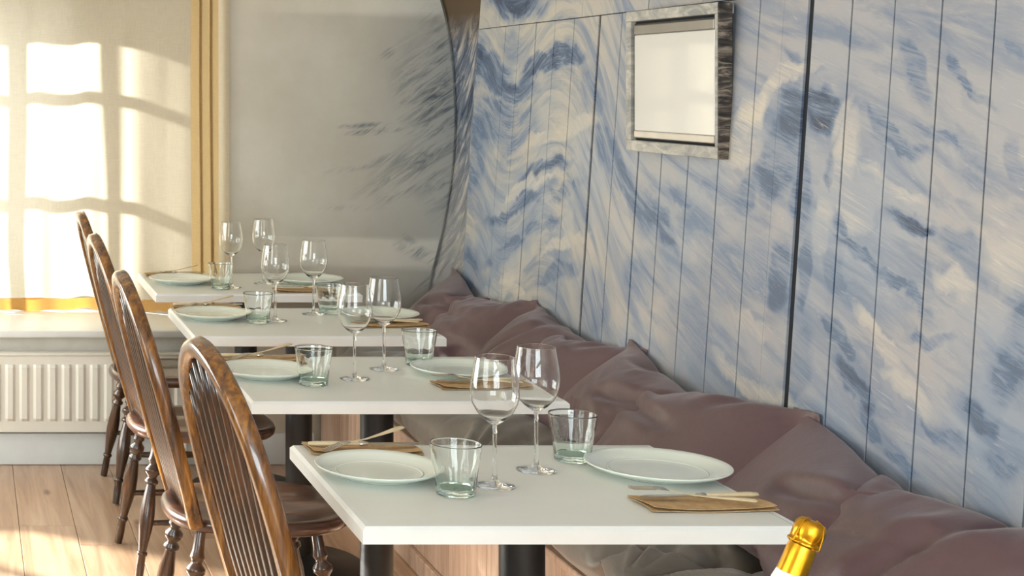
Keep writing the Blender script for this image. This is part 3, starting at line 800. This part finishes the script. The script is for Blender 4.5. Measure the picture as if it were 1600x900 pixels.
# ------------------------------------------------------------------ chairs
def make_chair():
    t = empty('dining_chair')
    # saddle seat
    n = 44; rings = []
    def outline(s, z, dish=0):
        out = []
        for j in range(n):
            a = 2*math.pi*j/n; c_, s_ = math.cos(a), math.sin(a); p = .72
            x = (.238 if c_ > 0 else .215)*math.copysign(abs(c_)**p, c_); y = .215*math.copysign(abs(s_)**p, s_)
            y *= 1+.10*(x/.215) if x < 0 else 1+.04*(x/.215)
            out.append(Vector((x*s, y*s, z)))
        return out
    vs = []
    for (s, z) in ((.0, .415),(.85, .413),(.95,.417),(.995,.426),(1.0,.438),(.985,.447),(.95,.451)): vs += outline(s, z)
    for s in (.85, .7, .5, .3, .12, 0.0):
        for p in outline(s, .451):
            u, v = p.x/.215, p.y/.215
            dip = .014*math.exp(-((abs(v)-.42)**2)/.12-((u+.1)**2)/.5)*(1-s**6)
            ridge = .004*math.exp(-v*v/.03)*max(0, u)
            vs.append(Vector((p.x, p.y, .451-dip+ridge)))
    k = len(vs)//n
    fs = [(r*n+j, r*n+(j+1) % n, (r+1)*n+(j+1) % n, (r+1)*n+j) for r in range(k-1) for j in range(n)]
    MB().add(vs, fs).build('seat', M['chair_seat'], t, 60)
    # bow
    half = [(.172,0),(.192,.12),(.206,.28),(.212,.46),(.206,.62),(.186,.76),(.150,.87),(.100,.945),(.050,.985)]
    pts2 = [(-y, s) for y, s in half]+[(0, 1.0)]+[(y, s) for y, s in half[::-1]]
    def back(y, s): return Vector((-.165-.155*s-.018*math.sin(math.pi*s)*0, y, .44+.575*s))
    bow = [back(y, s) for y, s in pts2]
    # resample smooth
    def cr(P, k=4):
        out = []
        for i in range(len(P)-1):
            p0, p1, p2, p3 = P[max(i-1,0)], P[i], P[i+1], P[min(i+2,len(P)-1)]
            for j in range(k):
                u = j/k; out.append(.5*((2*p1)+(p2-p0)*u+(2*p0-5*p1+4*p2-p3)*u*u+(3*p1-p0-3*p2+p3)*u**3))
        out.append(P[-1]); return out
    bowp = cr(bow)
    nrm = Vector((.575, 0, .155)).normalized()
    mb = MB(); sec = [(-.5,-.32),(-.32,-.5),(.32,-.5),(.5,-.32),(.5,.32),(.32,.5),(-.32,.5),(-.5,.32)]
    vs = []; K = len(sec)
    for i, p in enumerate(bowp):
        tg = (bowp[min(i+1,len(bowp)-1)]-bowp[max(i-1,0)]).normalized(); side = tg.cross(nrm).normalized()
        f = abs(2*i/(len(bowp)-1)-1); wd = .032+.004*(1-f); dp = .034
        for (a, b) in sec: vs.append(p+side*a*wd*1.0+nrm*b*dp)
    fs = [(i*K+j, i*K+(j+1) % K, (i+1)*K+(j+1) % K, (i+1)*K+j) for i in range(len(bowp)-1) for j in range(K)]
    fs += [tuple(range(K))[::-1], tuple((len(bowp)-1)*K+j for j in range(K))]
    mb.add(vs, fs).build('bow', M['chair_bow'], t, 50)
    # spindles
    def bow_top(y):
        best = None
        for (a, b) in zip(pts2, pts2[1:]):
            if (a[0]-y)*(b[0]-y) <= 0 and a[1] > .5 and abs(a[0]-b[0]) > 1e-6:
                q = (y-a[0])/(b[0]-a[0]); best = a[1]+(b[1]-a[1])*q
        return best if best else .9
    for i in range(8):
        y0 = -.128+i*.256/7; y1 = y0*1.22; s1 = bow_top(y1)-.008
        p0 = back(y0, 0)+Vector((-.0,0,-.01)); p1 = back(y1, s1)
        P = [p0.lerp(p1, q) for q in (0,.15,.35,.6,.85,1)]
        MB().sweep(P, [.0080,.0105,.0130,.0110,.0085,.0070], 8, up=Vector((1,0,0))).build('spindle', M['chair_dark'], t, 180)
    # turned legs
    prof = [(0,.013),(.06,.0135),(.13,.015),(.165,.019),(.185,.0135),(.20,.014),(.225,.0235),(.25,.024),(.275,.0145),(.29,.0145),(.305,.021),(.32,.021),(.335,.014),
            (.38,.0165),(.46,.0215),(.55,.0235),(.63,.0215),(.72,.016),(.79,.0125),(.80,.0165),(.815,.0165),(.825,.0125),(.90,.0135),(1.0,.0125)]
    def leg(top, bot):
        top, bot = Vector(top), Vector(bot); d = bot-top; q = d.to_track_quat('Z', 'Y').to_matrix().to_4x4(); L = d.length
        m = Matrix.Translation(top) @ q
        return MB().lathe([(0,0)]+[(r, s*L) for s, r in prof]+[(0, L)], 16, m)
    feet = {}
    for sx, sy in ((-1,-1),(-1,1),(1,-1),(1,1)):
        top = (sx*.135 if sx > 0 else -.145, sy*.135, .425); bot = (.195 if sx > 0 else -.215, sy*.205, .0045)
        feet[(sx,sy)] = (Vector(top), Vector(bot)); leg(top, bot).build('leg', M['chair_dark'], t, 45)
    mids = []
    for sy in (-1, 1):
        a = feet[(-1,sy)][0].lerp(feet[(-1,sy)][1], .60); b = feet[(1,sy)][0].lerp(feet[(1,sy)][1], .60)
        P = [a.lerp(b, q) for q in (0,.2,.42,.5,.58,.8,1)]; mids.append(a.lerp(b, .5))
        MB().sweep(P, [.008,.010,.0125,.0165,.0125,.010,.008], 10).build('stretcher', M['chair_dark'], t, 60)
    P = [mids[0].lerp(mids[1], q) for q in (0,.2,.42,.5,.58,.8,1)]
    MB().sweep(P, [.008,.010,.0125,.0165,.0125,.010,.008], 10).build('stretcher', M['chair_dark'], t, 60)
    return t
ch0 = make_chair()
chairs = [(.742, 2.93, 8, 'nearest spindle-back wooden chair, its golden bow leaning past the first table'),
          (.702, 3.95, 2.5, 'second spindle-back wooden chair from the front, seat tucked under its table'),
          (.712, 4.93, 3, 'third spindle-back wooden chair from the front'),
          (.733, 5.80, 1, 'farthest spindle-back wooden chair, nearest the radiator')]
for i, (x, y, a, lb) in enumerate(chairs):
    c = ch0 if i == 0 else copy_tree(ch0)
    c.location = (x, y, 0); c.rotation_euler = (0, 0, math.radians(a)); tag(c, lb, 'chair', 'spindle-back chairs along the tables')

# ------------------------------------------------------------------ tableware
def make_wine():
    t = empty('wine_glass'); H = .238
    bowl_o = [(.004,.112),(.010,.116),(.021,.124),(.032,.136),(.0405,.152),(.0435,.168),(.0430,.184),(.0405,.203),(.0370,.224),(.0355,.2345),(.0351,.2371),(.0350,H)]
    th = .0008
    bowl_i = [(r-th*1.1, z+.0001) for r, z in bowl_o[::-1]][:-2]+[(.008,.1205),(0,.1185)]
    prof = bowl_o+[(.0346,H+.0003)]+bowl_i
    foot = [(0,.0),(.036,.0),(.0372,.0012),(.036,.0020),(.024,.0035),(.010,.0062),(.0052,.012),(.0038,.024),(.0034,.060),(.0036,.095),(.004,.112)]
    MB().lathe(foot+prof[1:], 40).build('glass_body', M['glass'], t, 180)
    return t
def make_tumbler():
    t = empty('tumbler')
    H = .092; N = 54
    def facet(a, r, z):
        if z < .002 or z > .052: return r
        k = math.sin(math.pi*(z/.055))**.6 if 0 < z < .055 else 0
        return r*(1-.050*k*(1-abs(math.cos(a*4.5)))**1.0)
    outer = [(0,0),(.032,0),(.0345,.0015),(.0352,.006),(.0362,.018),(.0380,.034),(.0402,.050),(.0415,.056),(.0440,.075),(.0458,.0895),(.0461,.0912),(.0461,H)]
    th = .0020
    inner = [(.0455,H+.0006),(.0447,H+.0001),(.0442,H-.0012),(.0440,H-.003),(.0420,.075),(.0393,.056),(.0366,.040),(.0345,.022),(.0320,.013),(.022,.0105),(0,.010)]
    MB().lathe(outer+inner, N, rad=facet).build('glass_body', M['green_glass'], t, 50)
    return t
def make_plate():
    t = empty('dinner_plate'); r = .128
    prof = [(0,.002),(.070,.002),(.072,.0),(.078,.0),(.080,.003),(.100,.0075),(.120,.0150),(.1275,.0195),(.1285,.0215),(.1270,.0222),(.1180,.0178),(.100,.0115),(.088,.0082),(.060,.0068),(.030,.0066),(0,.0066)]
    MB().lathe(prof, 64).build('plate_body', M['ceramic'], t, 180)
    MB().lathe([(.083,.0074),(.085,.0081),(.087,.0082),(.0885,.0086),(.087,.0090),(.083,.0080)], 64, closed=True).build('well_ring', M['ceramic'], t, 180)
    return t
def make_napkin():
    t = empty('napkin')
    def sheet(x0, x1, y0, y1, z, amp, ph):
        vs = []; nx, ny = 16, 6
        for s in (0, .0010):
            for j in range(ny+1):
                for i in range(nx+1):
                    u, v = i/nx, j/ny
                    lift = amp*((2*abs(u-.5))**3)*(.6+.4*math.sin(ph+v*3))
                    vs.append((x0+(x1-x0)*u+.003*math.sin(v*4+ph), y0+(y1-y0)*v+.0015*math.sin(u*9+ph), z+s+lift))
        m_ = (nx+1)*(ny+1); fs = []
        for j in range(ny):
            for i in range(nx):
                a = j*(nx+1)+i; q = (a, a+1, a+nx+2, a+nx+1); fs.append(q[::-1]); fs.append(tuple(k+m_ for k in q))
        b = [j*(nx+1) for j in range(ny+1)]; e = [j*(nx+1)+nx for j in range(ny+1)]; s_ = list(range(nx+1)); n_ = [ny*(nx+1)+i for i in range(nx+1)]
        for L in (b, e, s_, n_):
            for p, q in zip(L, L[1:]): fs.append((p, q, q+m_, p+m_))
        return MB().add(vs, fs)
    sheet(-.112,.112,-.046,.046,.0008,.004,0).build('lower_fold', M['kraft'], t, 60)
    sheet(-.110,.106,-.043,.047,.0042,.006,1.2).build('upper_fold', M['kraft'], t, 60)
    return t
def make_knife():
    t = empty('table_knife')
    MB().sweep([(-.108,0,0),(-.106,0,0),(-.09,0,0),(-.05,0,0),(-.012,0,0),(-.008,0,0)],[.002,.0060,.0078,.0072,.0062,.004], 12, squash=.55).build('handle', M['handle'], t, 60)
    MB().sweep([(-.010,0,0),(-.007,0,0),(.000,0,0),(.006,0,0)],[.0064,.0070,.0062,.0046], 12, squash=.7).build('bolster', M['steel'], t, 60)
    out = [(.004,-.004),(.03,-.0075),(.07,-.0095),(.095,-.0085),(.108,-.003),(.110,.003),(.09,.0062),(.05,.0066),(.004,.005)]
    vs = [(x, y, -.0008) for x, y in out]+[(x, y, .0010 if y > 0 else .0001) for x, y in out]; n = len(out)
    MB().add(vs, [tuple(range(n))[::-1], tuple(range(n, 2*n))]+[(i, (i+1) % n, n+(i+1) % n, n+i) for i in range(n)]).build('blade', M['steel'], t, 30)
    return t
def make_fork():
    t = empty('table_fork')
    P = [(-.100,0,.006),(-.096,0,.0062),(-.08,0,.006),(-.04,0,.004),(0,0,.003),(.03,0,.005),(.045,0,.0075)]
    MB().sweep(P, [.003,.0085,.0090,.0058,.0034,.0034,.0052], 12, squash=.32).build('handle', M['handle'], t, 60)
    mb = MB(); mb.sweep([(.040,0,.007),(.050,0,.0085),(.060,0,.0085),(.066,0,.0075)], [.005,.0105,.0118,.0115], 12, squash=.14)
    mb.build('fork_head', M['steel'], t, 60)
    tn = MB()
    for k in range(4):
        y = -.0090+k*.0060
        tn = MB().sweep([(.062,y,.0080),(.080,y,.0055),(.098,y,.0035),(.108,y,.0045)], [.0021,.0019,.0015,.0007], 6, squash=.6); tn.build('tine', M['steel'], t, 60)
    return t

P0 = {'wine': make_wine(), 'tumbler': make_tumbler(), 'plate': make_plate(), 'napkin': make_napkin(), 'knife': make_knife(), 'fork': make_fork()}
used = {k: False for k in P0}
def put(kind, loc, rz, label, cat, group, rot=None, scale=None):
    o = P0[kind] if not used[kind] else copy_tree(P0[kind]); used[kind] = True
    o.location = loc; o.rotation_euler = rot if rot else (0, 0, rz); o.scale = scale if scale else (1,1,1)
    return tag(o, label, cat, group)
TZ = .7604
settings = [ # photo pixels of the foot centres on each table
 dict(n='nearest table', pl=(592,739,.93), pr=(1027,737,1.02), w=[(773,759),(838,735)], tl=(712,772), tr=(895,719), nl=(566,704), nr=(1113,790)),
 dict(n='second table', pl=(414,583,.95), pr=(722,581,1.0), w=[(554,592),(600,577)], tl=(490,601), tr=(655,570), nl=(405,563), nr=(752,604)),
 dict(n='third table', pl=(332,493,.95), pr=(590,494,1.0), w=[(430,501),(490,491)], tl=(403,504), tr=(515,489), nl=(322,482), nr=(612,509)),
 dict(n='farthest table', pl=(284,438,.95), pr=(482,438,1.0), w=[(361,449),(412,443)], tl=(345,451), nl=(272,431), nr=(478,455))]
for s in settings:
    n = s['n']
    for key, side in (('pl','chair side'),('pr','bench side')):
        px, py, k = s[key]; p = at(px, py+4, TZ)
        put('plate', (p.x, p.y, TZ), 0, 'pale round plate on the %s of the %s' % (side, n), 'plate', 'plates laid on the tables', scale=(k, k, 1))
    for (px, py), side in zip(s['w'], ('left', 'right')):
        p = at(px, py, TZ)
        put('wine', (p.x, p.y, TZ), R.random()*6, 'empty wine glass, the %s one of two on the %s' % (side, n), 'wine glass', 'wine glasses on the tables')
    for key, side in (('tl','chair side'),('tr','bench side')):
        if key not in s: continue
        px, py = s[key]; p = at(px, py, TZ)
        put('tumbler', (p.x, p.y, TZ), R.random()*6, 'green-tinted water tumbler on the %s of the %s' % (side, n), 'tumbler', 'water tumblers on the tables')
    p = at(*s['nl'], TZ); cx = max(p.x, TX0+.118)
    put('napkin', (cx, p.y, TZ), math.radians(-1), 'folded kraft paper napkin on the chair side of the %s' % n, 'napkin', 'kraft napkins on the tables')
    put('knife', (cx+.004, p.y-.004, TZ+.0150), 0, 'knife on the napkin on the chair side of the %s' % n, 'knife', 'knives on the napkins', rot=(0, math.radians(-.5), math.radians(-3)), scale=(1.05,1.15,1.15))
    put('fork', (cx+.010, p.y+.012, TZ+.0175), 0, 'fork with tilted handle on the chair side napkin of the %s' % n, 'fork', 'forks on the napkins', rot=(0, math.radians(7), math.radians(180+26)))
    p = at(*s['nr'], TZ); cx = min(p.x, TX1-.112)
    put('napkin', (cx, p.y, TZ), math.radians(2), 'folded kraft paper napkin on the bench side of the %s' % n, 'napkin', 'kraft napkins on the tables')
    put('knife', (cx+.000, p.y+.012, TZ+.0150), 0, 'knife on the napkin on the bench side of the %s' % n, 'knife', 'knives on the napkins', rot=(0, 0, math.radians(180+4)))
    put('fork', (cx-.012, p.y+.006, TZ+.0135), 0, 'fork crossing the knife on the bench side of the %s' % n, 'fork', 'forks on the napkins', rot=(0, math.radians(-2), math.radians(180-22)))

# ------------------------------------------------------------------ bottle leaning in an ice bucket on its stand
bt = empty('sparkling_wine_bottle'); tag(bt, 'sparkling wine bottle with gold foil neck, tilted in the near right foreground', 'bottle')
# local z up the bottle, origin at the tip of the cap
tip = Vector(((1271-VX)*1.93/F, 1.93, CZ-(814-VY)*1.93/F))
MB().lathe([(0,-.310),(.038,-.310),(.043,-.304),(.0435,-.19),(.042,-.165),(.034,-.135),(.024,-.112),(.0165,-.095),(.0155,-.083),(0,-.083)], 40).build('bottle_body', M['bottle_glass'], bt, 60)
MB().lathe([(.0239,-.1085),(.0205,-.099),(.0195,-.082),(.0180,-.073),(.0176,-.070),(.0172,-.070)], 40).build('neck_label', M['label_white'], bt, 60)
def crumple(a, r, z): return r*(1+.035*math.sin(a*9+z*300)+.03*mnoise.noise(Vector((math.cos(a)*3, math.sin(a)*3, z*120))))
MB().lathe([(.0176,-.0705),(.0170,-.052),(.0168,-.040),(.0160,-.034),(.0158,-.032)], 60, rad=lambda a, r, z: r*(1+.018*mnoise.noise(Vector((math.cos(a)*2, math.sin(a)*2, z*90))))).build('foil_neck', M['gold_foil'], bt, 60)
MB().lathe([(.0160,-.033),(.0192,-.031),(.0196,-.029),(.0175,-.0270),(.0165,-.0250),(.0180,-.022),(.0182,-.014),(.0178,-.006),(.0145,-.0015),(.008,.0),(0,.0)], 64, rad=crumple).build('foil_cap', M['gold_foil'], bt, 60)
wm = MB()
for k in range(4):
    a = k*math.pi/2+.5; wm = MB().sweep([(.0215*math.cos(a), .0215*math.sin(a), -.030), (.0198*math.cos(a), .0198*math.sin(a), -.014), (.0160*math.cos(a), .0160*math.sin(a), -.0015), (.006*math.cos(a), .006*math.sin(a), .0012)], .0009, 6)
    wm.build('wire', M['gold_foil'], bt)
d = Vector((.37, -.03, .93)).normalized(); bt.rotation_mode = 'QUATERNION'; bt.rotation_quaternion = d.to_track_quat('Z', 'Y'); bt.location = tip
base = tip-d*.31
bc = (base.x+.015, base.y, base.z-.055)
ib = empty('ice_bucket', bc); tag(ib, 'steel ice bucket holding the gold-capped bottle, below the picture', 'bucket')
MB().lathe([(0,0),(.068,0),(.074,.006),(.098,.185),(.103,.190),(.103,.194),(.098,.196),(.095,.190),(.071,.010),(0,.006)], 48).build('pail', M['steel'], ib, 50)
for s in (-1, 1): MB().sweep([(0, s*.094, .150), (0, s*.118, .152), (0, s*.122, .166), (0, s*.116, .180), (0, s*.098, .178)], .004, 8).build('handle', M['steel'], ib)
st = empty('bucket_stand', (bc[0], bc[1], 0)); tag(st, 'dark metal stand under the steel ice bucket, below the picture', 'stand')
zr = bc[2]
MB().lathe([(0,zr-.008),(.085,zr-.008),(.085,zr-.0005),(0,zr-.0005)], 40).build('tray', M['black'], st)
for k in range(3):
    a = k*2*math.pi/3+.4; MB().sweep([(.06*math.cos(a), .06*math.sin(a), zr-.009), (.05*math.cos(a), .05*math.sin(a), zr*.5), (.15*math.cos(a), .15*math.sin(a), .008)], .007, 8).build('leg', M['black'], st)
